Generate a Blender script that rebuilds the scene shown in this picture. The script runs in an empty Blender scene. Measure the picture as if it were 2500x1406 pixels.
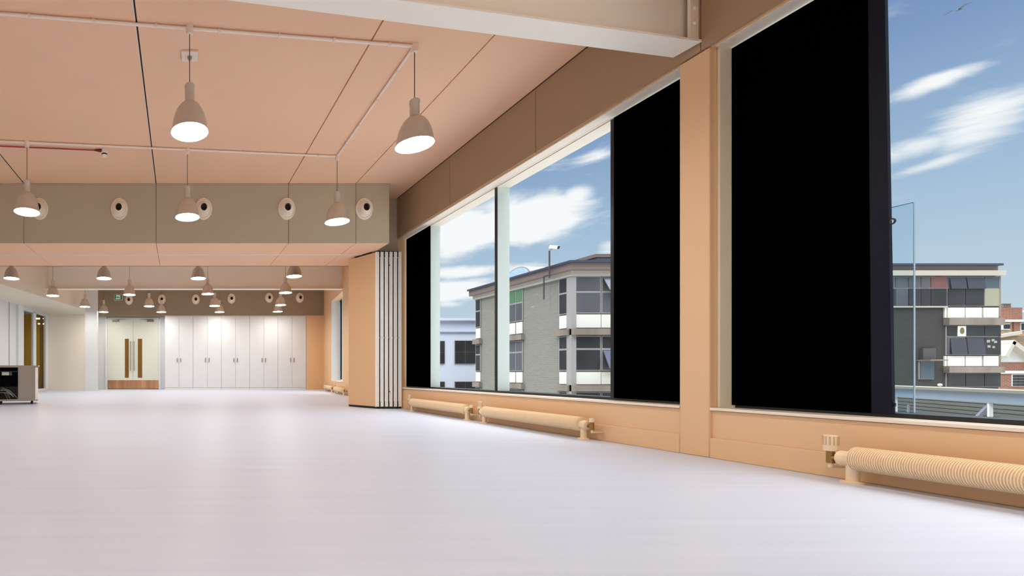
import bpy, bmesh, math, random
from mathutils import Vector, Matrix
random.seed(7)
sc = bpy.context.scene
COL = sc.collection
R = math.radians

# ------------------------------------------------------------------ camera
F, CX, HY, EYE = 1100.0, 437.0, 910.0, 0.502
cam = bpy.data.cameras.new('camera')
cam.sensor_fit = 'HORIZONTAL'; cam.sensor_width = 36.0
cam.lens = 36.0 * F / 2500.0
cam.shift_x = (1250.0 - CX) / 2500.0
cam.shift_y = (HY - 703.0) / 2500.0
cam.clip_start = 0.05; cam.clip_end = 500
camo = bpy.data.objects.new('camera', cam); COL.objects.link(camo)
camo.location = (0, 0, EYE); camo.rotation_euler = (R(90), 0, 0)
sc.camera = camo

# ------------------------------------------------------------------ view
vs = sc.view_settings
vs.view_transform = 'Standard'; vs.look = 'None'; vs.gamma = 1.0
vs.use_curve_mapping = False; vs.exposure = 0.0
sc.cycles.use_denoising = True
sc.cycles.max_bounces = 10; sc.cycles.diffuse_bounces = 6
sc.cycles.transparent_max_bounces = 12
sc.cycles.sample_clamp_indirect = 6.0
sc.cycles.caustics_reflective = False; sc.cycles.caustics_refractive = False

LAMP_STRENGTH = 69.0
LAMP_COLOR = (1.0, 0.975, 0.93, 1)

SKY_BOOST = 6.0

def lin(c):
    return tuple(((v/255.0)/12.92 if v/255.0 <= .04045 else ((v/255.0+.055)/1.055)**2.4) for v in c)

# ------------------------------------------------------------------ world: blue sky with clouds laid out by azimuth and elevation
def azel(px, py):
    u, v = px - CX, HY - py
    return math.atan2(u, F), math.atan2(v, math.hypot(u, F))

w = bpy.data.worlds.new('sky'); sc.world = w; w.use_nodes = True
nt = w.node_tree; nt.nodes.clear(); N = nt.nodes; L = nt.links
def nd(t, **k):
    n = N.new(t)
    for a, b in k.items(): setattr(n, a, b)
    return n
def mth(op, a, b=None, c=None, clamp=False):
    n = nd('ShaderNodeMath', operation=op); n.use_clamp = clamp
    for i, x in enumerate((a, b, c)):
        if x is None: continue
        if isinstance(x, (int, float)): n.inputs[i].default_value = x
        else: L.new(x, n.inputs[i])
    return n.outputs[0]
tc = nd('ShaderNodeTexCoord'); sx = nd('ShaderNodeSeparateXYZ')
L.new(tc.outputs['Generated'], sx.inputs[0])
X_, Y_, Z_ = sx.outputs
az = mth('ARCTAN2', X_, Y_)
hyp = mth('SQRT', mth('ADD', mth('MULTIPLY', X_, X_), mth('MULTIPLY', Y_, Y_)))
el = mth('ARCTAN2', Z_, hyp)
cmb = nd('ShaderNodeCombineXYZ'); L.new(az, cmb.inputs[0]); L.new(el, cmb.inputs[1])
mp = nd('ShaderNodeMapping'); mp.inputs['Scale'].default_value = (5.0, 14.0, 1); mp.inputs['Rotation'].default_value = (0, 0, R(-10))
L.new(cmb.outputs[0], mp.inputs[0])
nz = nd('ShaderNodeTexNoise'); nz.inputs['Scale'].default_value = 1.6; nz.inputs['Detail'].default_value = 8; nz.inputs['Roughness'].default_value = .58; nz.inputs['Distortion'].default_value = .5
L.new(mp.outputs[0], nz.inputs['Vector'])
# cloud banks: (x, y, half width, half height, tilt, weight)
banks = [(1280, 535, 135, 66, 0, 1.1), (1130, 572, 120, 55, 0, 1.1), (1410, 472, 50, 26, 0, .75), (1135, 664, 110, 17, 0, .85),
         (1110, 708, 130, 26, 0, 1.05), (1095, 742, 60, 10, 0, .5), (1490, 602, 45, 18, 0, .7), (1260, 655, 70, 14, 0, .5), (1440, 560, 80, 15, 0, .30),
         (1450, 385, 60, 14, -8, .35), (1440, 425, 30, 8, 0, .35),
         (2300, 192, 150, 20, -10, .58), (2390, 300, 180, 50, -20, .68), (2225, 362, 140, 30, -10, .66), (2440, 90, 140, 44, -30, .42), (2290, 395, 180, 16, -14, .40)]
tot = None
for (px, py, hw, hh, tilt, wt) in banks:
    a0, e0 = azel(px, py)
    a1, _ = azel(px + hw, py); _, e1 = azel(px, py - hh)
    da = mth('SUBTRACT', az, a0); de = mth('SUBTRACT', el, e0)
    s, c = math.sin(R(-tilt)), math.cos(R(-tilt))
    p = mth('ADD', mth('MULTIPLY', da, c), mth('MULTIPLY', de, s))
    q = mth('SUBTRACT', mth('MULTIPLY', de, c), mth('MULTIPLY', da, s))
    p = mth('DIVIDE', p, abs(a1-a0)); q = mth('DIVIDE', q, abs(e1-e0))
    d = mth('ADD', mth('MULTIPLY', p, p), mth('MULTIPLY', q, q))
    g = mth('MULTIPLY', mth('EXPONENT', mth('MULTIPLY', d, -0.8)), wt)
    tot = g if tot is None else mth('MAXIMUM', tot, g)
dens = mth('ADD', mth('MULTIPLY', mth('SUBTRACT', nz.outputs['Fac'], .5), 2.3), mth('MULTIPLY', tot, 1.6))
mr = nd('ShaderNodeMapRange', interpolation_type='SMOOTHSTEP'); mr.inputs[1].default_value = .30; mr.inputs[2].default_value = 1.15
L.new(dens, mr.inputs[0])
ramp = nd('ShaderNodeValToRGB'); cr = ramp.color_ramp
L.new(mth('DIVIDE', el, 1.3, clamp=True), ramp.inputs[0])
cr.elements[0].position = 0; cr.elements[0].color = (*lin((206, 219, 226)), 1)
cr.elements[1].position = 1; cr.elements[1].color = (*lin((84, 120, 185)), 1)
for p_, c_ in ((.10, (188, 208, 226)), (.20, (158, 186, 216)), (.31, (124, 153, 196)), (.45, (106, 140, 192))):
    e = cr.elements.new(p_); e.color = (*lin(c_), 1)
mx = nd('ShaderNodeMix', data_type='RGBA'); L.new(mr.outputs[0], mx.inputs[0]); L.new(ramp.outputs[0], mx.inputs[6])
mx.inputs[7].default_value = (.98, .985, 1.0, 1)
# unseen sky high overhead, brightened to add light to the room
boost = nd('ShaderNodeMapRange', interpolation_type='SMOOTHSTEP'); boost.inputs[1].default_value = .50; boost.inputs[2].default_value = .85
L.new(el, boost.inputs[0])
mx2 = nd('ShaderNodeMix', data_type='RGBA'); L.new(boost.outputs[0], mx2.inputs[0]); L.new(mx.outputs[2], mx2.inputs[6])
mx2.inputs[7].default_value = (SKY_BOOST, SKY_BOOST*.99, SKY_BOOST*.98, 1)
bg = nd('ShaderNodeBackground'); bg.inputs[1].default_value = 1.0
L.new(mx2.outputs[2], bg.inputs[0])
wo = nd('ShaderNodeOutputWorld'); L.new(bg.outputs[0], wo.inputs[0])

# ------------------------------------------------------------------ sun (high, from behind our own building, so it only lights the street side)
sun = bpy.data.lights.new('sun', 'SUN'); sun.energy = 1.0; sun.angle = R(1.0); sun.color = (1, .95, .87)
suno = bpy.data.objects.new('sun', sun); COL.objects.link(suno)
suno.rotation_euler = Vector((-.66, -.30, .66)).to_track_quat('Z', 'Y').to_euler()
suno.location = (-10, -5, 20)

# ------------------------------------------------------------------ materials
MATS = {}
def mat(name, col, rough=.6, metal=0.0, spec=.5, emit=None, estr=0, var=0.0, vscale=(6, 6, 6), bump=0.0, bscale=200, brick=None, lin_col=False):
    if name in MATS: return MATS[name]
    m = bpy.data.materials.new(name); m.use_nodes = True
    t = m.node_tree; b = t.nodes['Principled BSDF']
    c = col if lin_col else lin(col)
    b.inputs['Base Color'].default_value = (*c, 1)
    b.inputs['Roughness'].default_value = rough; b.inputs['Metallic'].default_value = metal
    b.inputs['Specular IOR Level'].default_value = spec
    if emit:
        b.inputs['Emission Color'].default_value = emit; b.inputs['Emission Strength'].default_value = estr
    co = t.nodes.new('ShaderNodeTexCoord')
    if var > 0:
        mp = t.nodes.new('ShaderNodeMapping'); mp.inputs['Scale'].default_value = vscale
        n = t.nodes.new('ShaderNodeTexNoise'); n.inputs['Scale'].default_value = 1; n.inputs['Detail'].default_value = 5
        r = t.nodes.new('ShaderNodeValToRGB')
        r.color_ramp.elements[0].position = .3; r.color_ramp.elements[1].position = .7
        r.color_ramp.elements[0].color = (*[max(0, v*(1-var)) for v in c], 1)
        r.color_ramp.elements[1].color = (*[min(1, v*(1+var)) for v in c], 1)
        t.links.new(co.outputs['Object'], mp.inputs[0]); t.links.new(mp.outputs[0], n.inputs['Vector'])
        t.links.new(n.outputs['Fac'], r.inputs[0]); t.links.new(r.outputs[0], b.inputs['Base Color'])
    if brick:
        (c2, mort, bw, bh) = brick
        sp = t.nodes.new('ShaderNodeSeparateXYZ'); cb = t.nodes.new('ShaderNodeCombineXYZ'); ad = t.nodes.new('ShaderNodeMath'); ad.operation = 'ADD'
        t.links.new(co.outputs['Object'], sp.inputs[0]); t.links.new(sp.outputs[0], ad.inputs[0]); t.links.new(sp.outputs[1], ad.inputs[1])
        t.links.new(ad.outputs[0], cb.inputs[0]); t.links.new(sp.outputs[2], cb.inputs[1])
        k = t.nodes.new('ShaderNodeTexBrick'); k.inputs['Scale'].default_value = 1
        k.inputs['Brick Width'].default_value = bw; k.inputs['Row Height'].default_value = bh; k.inputs['Mortar Size'].default_value = bh*.12
        k.inputs['Color1'].default_value = (*c, 1); k.inputs['Color2'].default_value = (*lin(c2), 1); k.inputs['Mortar'].default_value = (*lin(mort), 1)
        t.links.new(cb.outputs[0], k.inputs['Vector']); t.links.new(k.outputs['Color'], b.inputs['Base Color'])
    if bump > 0:
        n2 = t.nodes.new('ShaderNodeTexNoise'); n2.inputs['Scale'].default_value = bscale; n2.inputs['Detail'].default_value = 3
        bp = t.nodes.new('ShaderNodeBump'); bp.inputs['Strength'].default_value = bump; bp.inputs['Distance'].default_value = .002
        t.links.new(co.outputs['Object'], n2.inputs['Vector']); t.links.new(n2.outputs['Fac'], bp.inputs['Height'])
        t.links.new(bp.outputs[0], b.inputs['Normal'])
    MATS[name] = m; return m

def glass(name, tint=(1, 1, 1), refl=.05, rough=0.0):
    m = bpy.data.materials.new(name); m.use_nodes = True; t = m.node_tree; t.nodes.clear()
    tr = t.nodes.new('ShaderNodeBsdfTransparent'); tr.inputs[0].default_value = (*tint, 1)
    gl = t.nodes.new('ShaderNodeBsdfGlossy'); gl.inputs['Roughness'].default_value = rough
    lw = t.nodes.new('ShaderNodeFresnel'); lw.inputs[0].default_value = 1.12
    mu = t.nodes.new('ShaderNodeMath'); mu.operation = 'MULTIPLY'; mu.inputs[1].default_value = refl/.06
    mu.use_clamp = True
    mi = t.nodes.new('ShaderNodeMixShader'); o = t.nodes.new('ShaderNodeOutputMaterial')
    t.links.new(lw.outputs[0], mu.inputs[0]); t.links.new(mu.outputs[0], mi.inputs[0]); t.links.new(tr.outputs[0], mi.inputs[1]); t.links.new(gl.outputs[0], mi.inputs[2])
    t.links.new(mi.outputs[0], o.inputs[0]); MATS[name] = m; return m

M_ceil = mat('warm bounce ceiling paint', (242, 199, 165), .75, spec=.2, var=.02, vscale=(1, 1, 1))  # peach stands for warm bounce off the floor, put into the base colour
M_tan = mat('warm lit cream wall paint', (228, 190, 148), .55, spec=.3, var=.015, vscale=(2, 2, 2))  # cream paint with the warm light on it put into the colour
M_cream = mat('cream paint', (232, 222, 206), .5, spec=.3, var=.01)
M_white = mat('white paint', (221, 224, 224), .5, spec=.3, var=.01)
M_sill = mat('white gloss sill', (240, 228, 210), .25, spec=.5)
M_fab = mat('grey brown acoustic fabric', (188, 178, 156), .95, spec=.1, var=.07, vscale=(160, 160, 160), bump=.3, bscale=500)
M_fabw = mat('brown acoustic fabric', (172, 144, 116), .95, spec=.1, var=.07, vscale=(160, 160, 160), bump=.3, bscale=500)
M_beam = mat('cream steel paint', (242, 236, 222), .4, spec=.4)
M_black = mat('blackout cloth', (0.0004, .0004, .0004), .95, spec=0.0, lin_col=True)
M_navy = mat('navy edge cloth', (9, 13, 30), .6, spec=.2)
M_frame = mat('black window frame', (16, 17, 18), .35)
M_mull = mat('pale grey green mullion', (205, 216, 210), .4)
M_dark = mat('dark gap', (30, 24, 20), .8)
M_lampshade = mat('satin grey metal', (204, 194, 182), .36, metal=.4)
M_shade_in = mat('white shade lining', (250, 245, 235), .5)
M_bulb = mat('lit lamp', (255, 250, 240), .5, emit=LAMP_COLOR, estr=LAMP_STRENGTH)
M_cord = mat('grey cord', (92, 78, 70), .6)
M_conduit = mat('cream conduit', (246, 230, 216), .5)
M_box = mat('cream junction box', (236, 218, 202), .5)
M_red = mat('red cable', (168, 28, 28), .5)
M_vent = mat('white vent enamel', (238, 226, 208), .4)
M_ventdark = mat('vent black', (12, 10, 9), .8)
M_rad = mat('cream radiator enamel', (236, 212, 176), .32)
M_radv = mat('cream valve plastic', (236, 214, 184), .35)
M_brass = mat('brass valve', (158, 120, 72), .35, metal=.8)
M_board = mat('tan partition laminate', (228, 186, 142), .45, spec=.35)
M_profile = mat('white aluminium profile', (252, 248, 240), .35)
M_seal = mat('black rubber seal', (20, 28, 32), .7)
M_steel = mat('brushed steel', (158, 154, 146), .24, metal=1.0, var=.03, vscale=(40, 40, .4))
M_copper = mat('coppery steel kick plate', (196, 152, 114), .25, metal=1.0, var=.35, vscale=(5, 5, .05))  # vertical light and dark bands imitate highlights on the metal
M_gold = mat('bronze tinted glass', (120, 84, 28), .15)
M_door = mat('pale grey green door', (216, 220, 206), .45)
M_handle = mat('steel handle', (150, 148, 142), .3, metal=.9)
M_green = mat('green sign', (0, 92, 52), .4, emit=(*lin((0, 110, 62)), 1), estr=.25)
M_signw = mat('white sign letters', (245, 250, 245), .4, emit=(.9, 1, .9, 1), estr=.6)
M_olive = mat('olive yellow wall', (186, 160, 62), .6)
M_carpet = mat('blue grey carpet', (96, 104, 122), .9)
M_strip = mat('lit strip light', (255, 240, 190), .5, emit=(1, .82, .45, 1), estr=330)
M_wood = mat('light timber', (205, 165, 110), .5)
M_glass = glass('window glass', (.97, .985, .98), .0012)
M_acryl = glass('clear sheet', (.90, .95, .97), .10)
M_acedge = mat('sheet polished edge', (150, 172, 186), .2)
M_cable = mat('white cable', (205, 205, 195), .5)
M_rubber = mat('black castor', (14, 14, 14), .5)

# floor : pale lavender vinyl, faint long streaks, satin
mf = bpy.data.materials.new('lavender grey vinyl floor'); mf.use_nodes = True
t = mf.node_tree; b = t.nodes['Principled BSDF']
co = t.nodes.new('ShaderNodeTexCoord'); mpn = t.nodes.new('ShaderNodeMapping'); mpn.inputs['Scale'].default_value = (.9, 22, 1)
n = t.nodes.new('ShaderNodeTexNoise'); n.inputs['Scale'].default_value = 1.0; n.inputs['Detail'].default_value = 6
r = t.nodes.new('ShaderNodeValToRGB')
r.color_ramp.elements[0].position = .3; r.color_ramp.elements[1].position = .7
r.color_ramp.elements[0].color = (*lin((201, 209, 227)), 1); r.color_ramp.elements[1].color = (*lin((207, 215, 232)), 1)
t.links.new(co.outputs['Object'], mpn.inputs[0]); t.links.new(mpn.outputs[0], n.inputs['Vector'])
t.links.new(n.outputs['Fac'], r.inputs[0]); t.links.new(r.outputs[0], b.inputs['Base Color'])
b.inputs['Roughness'].default_value = .42; b.inputs['Specular IOR Level'].default_value = .25
M_floor = mf

# ------------------------------------------------------------------ mesh helpers
class MB:
    def __init__(s): s.v = []; s.f = []; s.sm = []
    def add(s, vs, fs, smooth=False):
        o = len(s.v); s.v += [tuple(v) for v in vs]; s.f += [tuple(o+i for i in f) for f in fs]; s.sm += [smooth]*len(fs); return s
    def box(s, a, b):
        x0, x1 = sorted((a[0], b[0])); y0, y1 = sorted((a[1], b[1])); z0, z1 = sorted((a[2], b[2]))
        return s.add([(x0,y0,z0),(x1,y0,z0),(x1,y1,z0),(x0,y1,z0),(x0,y0,z1),(x1,y0,z1),(x1,y1,z1),(x0,y1,z1)],
                     [(0,3,2,1),(4,5,6,7),(0,1,5,4),(1,2,6,5),(2,3,7,6),(3,0,4,7)])
    def prism(s, pts, z0, z1):          # pts: ccw list of (x, y)
        n = len(pts); vs = [(x,y,z0) for x,y in pts] + [(x,y,z1) for x,y in pts]
        fs = [tuple(reversed(range(n))), tuple(range(n, 2*n))] + [(i,(i+1)%n,n+(i+1)%n,n+i) for i in range(n)]
        return s.add(vs, fs)
    def lathe(s, prof, seg=24, axis='z', o=(0,0,0), d=None, cap=True, sx=1.0, sy=1.0):
        d = Vector(d or {'x':(1,0,0),'y':(0,1,0),'z':(0,0,1)}[axis]).normalized()
        up = Vector((0,0,1)) if abs(d.z) < .9 else Vector((0,1,0))
        e1 = up.cross(d).normalized(); e2 = d.cross(e1).normalized(); o = Vector(o)
        vs, fs = [], []
        for (r_, h) in prof:
            for i in range(seg):
                a = 2*math.pi*i/seg
                vs.append(o + d*h + e1*(r_*sx*math.cos(a)) + e2*(r_*sy*math.sin(a)))
        for k in range(len(prof)-1):
            for i in range(seg):
                j = (i+1) % seg
                fs.append((k*seg+i, k*seg+j, (k+1)*seg+j, (k+1)*seg+i))
        s.add(vs, fs, True)
        if cap:
            n0 = len(s.v) - len(vs)
            if prof[0][0] > 1e-6: s.f.append(tuple(reversed([n0+i for i in range(seg)]))); s.sm.append(False)
            if prof[-1][0] > 1e-6: s.f.append(tuple(n0+(len(prof)-1)*seg+i for i in range(seg))); s.sm.append(False)
        return s
    def cyl(s, a, b, r_, seg=16):
        a, b = Vector(a), Vector(b); d = b-a
        return s.lathe([(r_,0),(r_,d.length)], seg, o=a, d=d)
    def bar(s, a, b, w_, h_):           # rectangular bar between two points
        a, b = Vector(a), Vector(b); d = (b-a); ln = d.length; d.normalize()
        up = Vector((0,0,1)) if abs(d.z) < .95 else Vector((0,1,0))
        e1 = d.cross(up).normalized(); e2 = e1.cross(d).normalized()
        vs = [p + e1*(i*w_/2) + e2*(j*h_/2) for p in (a,b) for (i,j) in ((-1,-1),(1,-1),(1,1),(-1,1))]
        return s.add(vs, [(0,1,2,3),(7,6,5,4),(0,4,5,1),(1,5,6,2),(2,6,7,3),(3,7,4,0)])
    def tube(s, pts, r_, seg=8):
        for a, b in zip(pts[:-1], pts[1:]): s.cyl(a, b, r_, seg)
        return s
    def build(s, name, m, parent=None, loc=None, bevel=0, kind=None):
        me = bpy.data.meshes.new(name)
        if loc: s.v = [(x-loc[0], y-loc[1], z-loc[2]) for x,y,z in s.v]
        me.from_pydata(s.v, [], s.f); 
        for p, q in zip(me.polygons, s.sm): p.use_smooth = q
        bm = bmesh.new(); bm.from_mesh(me); bmesh.ops.recalc_face_normals(bm, faces=bm.faces); bm.to_mesh(me); bm.free()
        me.set_sharp_from_angle(angle=R(40))
        me.materials.append(m)
        o = bpy.data.objects.new(name, me); COL.objects.link(o)
        if parent: o.parent = parent
        elif loc: o.location = loc
        if bevel:
            bv = o.modifiers.new('bevel', 'BEVEL'); bv.width = bevel; bv.segments = 2; bv.limit_method = 'ANGLE'
        if kind: o['kind'] = kind
        return o
def tag(o, label, cat, group=None, kind=None):
    o['label'] = label; o['category'] = cat
    if group: o['group'] = group
    if kind: o['kind'] = kind
    return o
def empty(name, loc, label, cat, group=None, kind=None, rz=0):
    o = bpy.data.objects.new(name, None); COL.objects.link(o); o.location = loc; o.rotation_euler = (0,0,rz); o.empty_display_size = .1
    return tag(o, label, cat, group, kind)
def copy_tree(o, parent=None):
    c = o.copy(); COL.objects.link(c)
    if parent: c.parent = parent
    for ch in list(o.children): copy_tree(ch, c)
    return c
def at(px, py, Y):                       # a point at depth Y seen at that place of the photograph
    return ((px-CX)*Y/F, Y, EYE + (HY-py)*Y/F)
def ax(px, Y): return (px-CX)*Y/F
def az_(py, Y): return EYE + (HY-py)*Y/F

# ------------------------------------------------------------------ main dimensions
W = 3.148                 # face of the window wall
CEIL = EYE + 2.503        # 3.005
HEAD = EYE + 1.92         # window head soffit
SILL = EYE - .205
BULK = EYE + 1.712        # underside of bulkhead
YB0, YB1 = 5.97, 7.24     # bulkhead front / back
BEND = (W, 6.47)
FAR = (4.39, 13.85)       # right wall's far end
def far_right(Y): return W + (FAR[0]-W)*(Y-6.47)/(FAR[1]-6.47)
LA, LB = (-4.8, 7.0), (-3.88, 13.35)
def far_left(Y): return LA[0] + (LB[0]-LA[0])*(Y-LA[1])/(LB[1]-LA[1])

# floor
tag(MB().box((-8, -4, -.2), (5.0, 20, 0)).build('floor', M_floor), 'pale lavender grey vinyl floor of the empty hall', 'floor', kind='structure')

# ceiling : boards with open joints under a slab
mb = MB()
seams = [-2.05, -.303, 1.45, 2.34]
edges = [-5.2, -3.8] + seams + [W]
for a, b_ in zip(edges[:-1], edges[1:]):
    ga = .006 if a > -5 else 0; gb = .006 if b_ < W else 0
    mb.box((a+ga, -4, CEIL), (b_-gb, 6.46, CEIL+.03))
fo = lambda Y: far_right(Y)+.29
mb.prism([(-5.2, 6.46), (3.41, 6.46), (fo(14.2), 14.2), (-5.2, 14.2)], CEIL, CEIL+.03)
mb.prism([(-8, -4.2), (3.415, -4.2), (3.415, 6.47), (fo(14.2), 14.2), (fo(14.2), 20.2), (-8, 20.2)], CEIL+.03, CEIL+.3)
ceil = tag(mb.build('ceiling', M_ceil), 'ceiling of wide boards with thin joints, coloured peach as by floor bounce', 'ceiling', kind='structure')
for xs in seams[:2]:
    MB().box((xs-.006, 2.6, CEIL+.004), (xs+.006, 5.96, CEIL+.02)).build('joint_gap', M_dark, ceil)
    MB().box((xs-.014, 2.6, CEIL-.003), (xs-.006, 5.96, CEIL+.01)).build('joint_bead', M_box, ceil)

# window wall : lower band, pillar, head, wall behind the camera
mb = MB()
mb.box((W, -4, 0), (3.415, 6.47, SILL-.02))
mb.box((W, -4, HEAD), (3.415, 6.47, CEIL+.03))
mb.box((W, -4, SILL-.02), (3.415, -1.2, HEAD))
mb.box((W, 6.47, 0), (3.415, 6.9, CEIL+.03))
tag(mb.build('wall_right', M_tan), 'cream window wall coloured tan as by warm light, with low band under the windows', 'wall', kind='structure')
tag(MB().box((W-.014, 2.662, 0), (3.415, 2.822, HEAD+.005)).build('wall_right_pillar', M_tan, bevel=.006), 'tan pillar between the two large windows', 'pillar', kind='structure')

# far part of the window wall, bent outwards
def seg_wall(mb, Y0, Y1, z0, z1, th=.29, inset=0.0, fn=far_right, sgn=1):
    d = Vector((fn(Y1)-fn(Y0), Y1-Y0)).normalized(); n = Vector((d.y, -d.x))*sgn
    p0 = Vector((fn(Y0), Y0)) + n*inset; p1 = Vector((fn(Y1), Y1)) + n*inset
    q0, q1 = p0 + n*(th-inset), p1 + n*(th-inset)
    pts = [(p0.x,p0.y),(q0.x,q0.y),(q1.x,q1.y),(p1.x,p1.y)]
    mb.prism(pts, z0, z1)
mb = MB()
seg_wall(mb, 6.47, 14.2, 0, SILL-.02); seg_wall(mb, 6.47, 14.2, HEAD, CEIL+.03)
seg_wall(mb, 6.47, 10.55, SILL-.02, HEAD); seg_wall(mb, 12.12, 14.2, SILL-.02, HEAD)
tag(mb.build('wall_right.001', M_tan), 'tan far stretch of the window wall beyond the folding partition', 'wall', kind='structure')

# skirting
mb = MB()
mb.box((W-.014, 2.822, 0), (W, 6.3, .118)); mb.box((W-.014, -4, 0), (W, 2.662, .118))
seg_wall(mb, 7.3, 13.4, 0, .118, th=.0, inset=-.014)
tag(mb.build('baseboard_right', M_tan, bevel=.004), 'tan skirting board along the foot of the window wall', 'skirting', kind='structure')

# acoustic fascia above the windows
mb = MB()
fe = [6.455, 5.2, 3.95, 2.7, 1.45, .2, -1.05, -4]
for a, b_ in zip(fe[:-1], fe[1:]):
    mb.box((W-.022, b_+.0025, HEAD+.012), (W, a-.0025, CEIL-.016))
tag(mb.build('trim_1', M_fabw), 'brown fabric acoustic fascia above the large windows', 'fascia', kind='structure')
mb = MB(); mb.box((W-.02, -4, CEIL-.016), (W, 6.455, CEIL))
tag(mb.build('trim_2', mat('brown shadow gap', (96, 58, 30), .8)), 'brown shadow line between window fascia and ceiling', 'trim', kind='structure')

# ------------------------------------------------------------------ windows
def window(name, label, y0, y1, mulls, sill_to):
    w_ = empty(name, (3.3, (y0+y1)/2, SILL), label, 'window', kind='structure')
    ly = (3.3, (y0+y1)/2, SILL)
    MB().box((W-.016, y0, SILL-.017), (3.30, y1, SILL)).build('window_sill', M_sill, w_, ly, bevel=.003)
    MB().box((3.27, y0, SILL), (3.41, y1, SILL+.02)).build('bottom_frame', M_frame, w_, ly)
    MB().box((3.27, y0, HEAD-.012), (3.41, y1, HEAD)).build('head_frame', M_cream, w_, ly)
    MB().box((W+.004, y0+.015, HEAD-.004), (3.245, y1-.015, HEAD)).build('head_lining', M_cream, w_, ly)
    MB().box((3.245, y0, HEAD-.006), (3.262, y1, HEAD)).build('blind_track', M_cream, w_, ly)
    for ym in mulls:
        MB().box((3.276, ym, SILL+.02), (3.40, ym+.022, HEAD-.012)).build('mullion', M_mull, w_, ly)
        MB().box((3.264, ym-.001, SILL+.02), (3.277, ym+.023, HEAD-.012)).build('mullion_cap', M_frame, w_, ly)
    ys = [y0] + sorted(mulls) + [y1]
    for a, b_ in zip(ys[:-1], ys[1:]):
        MB().box((3.396, a+.02, SILL+.018), (3.402, b_-.001, HEAD-.01)).build('glass_pane', M_glass, w_, ly)
    for yj in (y0, y1-.02):
        MB().box((3.27, yj, SILL+.02), (3.41, yj+.02, HEAD-.012)).build('side_frame', M_cream, w_, ly)
    return w_
window('window_1', 'wide window showing the grey brick building, between partition and pillar', 2.822, 6.47, [5.868, 4.635, 3.385], 0)
window('window_2', 'large window right of the pillar showing mostly sky', -1.2, 2.662, [1.35, .1], 0)
# linings of the reveals
mb = MB(); mb.box((W+.03, 2.648, SILL), (3.40, 2.661, HEAD))
tag(mb.build('trim_3', mat('grey beige reveal', (234, 224, 198), .5), bevel=.002), 'grey beige reveal lining beside the pillar', 'trim', kind='structure')

# far window on the bent stretch
fw = empty('window_3', (far_right(11.3), 11.3, SILL), 'narrow far window seen between back wall and folding partition', 'window', kind='structure')
lw_ = (far_right(11.3), 11.3, SILL)
def segpart(name, m, *a, **k):
    mb = MB(); seg_wall(mb, *a, **k); return mb.build(name, m, fw, lw_)
segpart('window_sill', M_sill, 10.55, 12.12, SILL-.02, SILL, th=.30, inset=-.015)
segpart('bottom_frame', M_white, 10.55, 12.12, SILL, SILL+.03, th=.30, inset=.2)
segpart('head_frame', M_frame, 10.55, 12.12, HEAD-.03, HEAD, th=.30, inset=.2)
segpart('side_frame', M_white, 12.06, 12.12, SILL, HEAD, th=.36, inset=.0)
segpart('mullion', M_mull, 11.35, 11.40, SILL, HEAD, th=.30, inset=.14)
segpart('mullion', M_frame, 11.93, 11.97, SILL, HEAD, th=.30, inset=.2)
segpart('glass_pane', M_glass, 10.55, 12.06, SILL, HEAD, th=.27, inset=.264)

# ------------------------------------------------------------------ blackout blinds
def blind(label, y0, y1, navy=False, lean=0.0):
    e = empty('blackout_blind', (3.25, (y0+y1)/2, SILL), label, 'blind', 'black blackout blinds')
    lo = (3.25, (y0+y1)/2, SILL)
    zb, zt = SILL+.016, HEAD-.016
    if navy:
        ya = y0 + .062
        MB().add([(3.246,ya,zb),(3.254,ya,zb),(3.254,y1,zb),(3.246,y1,zb),(3.246,ya+.011,zt),(3.254,ya+.011,zt),(3.254,y1,zt),(3.246,y1,zt)],
                 [(0,3,2,1),(4,5,6,7),(0,1,5,4),(1,2,6,5),(2,3,7,6),(3,0,4,7)]).build('cloth', M_black, e, lo)
        MB().add([(3.244,y0,zb),(3.258,y0,zb),(3.258,ya,zb),(3.244,ya,zb),(3.244,y0+lean,zt),(3.258,y0+lean,zt),(3.258,ya+.011,zt),(3.244,ya+.011,zt)],
                 [(0,3,2,1),(4,5,6,7),(0,1,5,4),(1,2,6,5),(2,3,7,6),(3,0,4,7)]).build('edge_strip', M_navy, e, lo)
        for zc in (EYE+.69, EYE-.145):
            mb = MB()
            for k in range(14):
                a0, a1 = 2*math.pi*k/14, 2*math.pi*(k+1)/14
                mb.cyl((3.249, y0+.004+.009*math.cos(a0), zc+.012*math.sin(a0)), (3.249, y0+.004+.009*math.cos(a1), zc+.012*math.sin(a1)), .0032, 6)
            mb.build('ring_clip', M_frame, e, lo)
    else:
        MB().box((3.246, y0, zb), (3.254, y1, zt)).build('cloth', M_black, e, lo)
        MB().box((3.243, y0, zb-.008), (3.257, y1, zb)).build('bottom_bar', M_frame, e, lo)
    return e
blind('narrow black blackout blind beside the folded partition panels', 5.832, 6.432)
blind('black blackout blind against the left side of the tan pillar', 2.83, 3.363)
blind('widest black blackout blind with navy edge strip, right of the pillar', 2.049, 2.646, True, .024)

# ------------------------------------------------------------------ clear sheet outside the right window
e = empty('clear_guard_sheet', (3.46, 2.3, SILL), 'clear upright guard sheet behind the glass of the right window', 'guard sheet')
lo = (3.46, 2.3, SILL)
MB().box((3.45, 2.118, SILL+.002), (3.456, 2.6, EYE+.80)).build('sheet', M_acryl, e, lo)
MB().box((3.449, 2.115, SILL+.002), (3.457, 2.1165, EYE+.80)).build('front_edge', M_acedge, e, lo)
MB().box((3.449, 2.118, EYE+.80), (3.457, 2.6, EYE+.8015)).build('top_edge', M_acedge, e, lo)
MB().box((3.44, 2.1, SILL-.019), (3.466, 2.62, SILL+.002)).build('base_channel', M_frame, e, lo)

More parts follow.
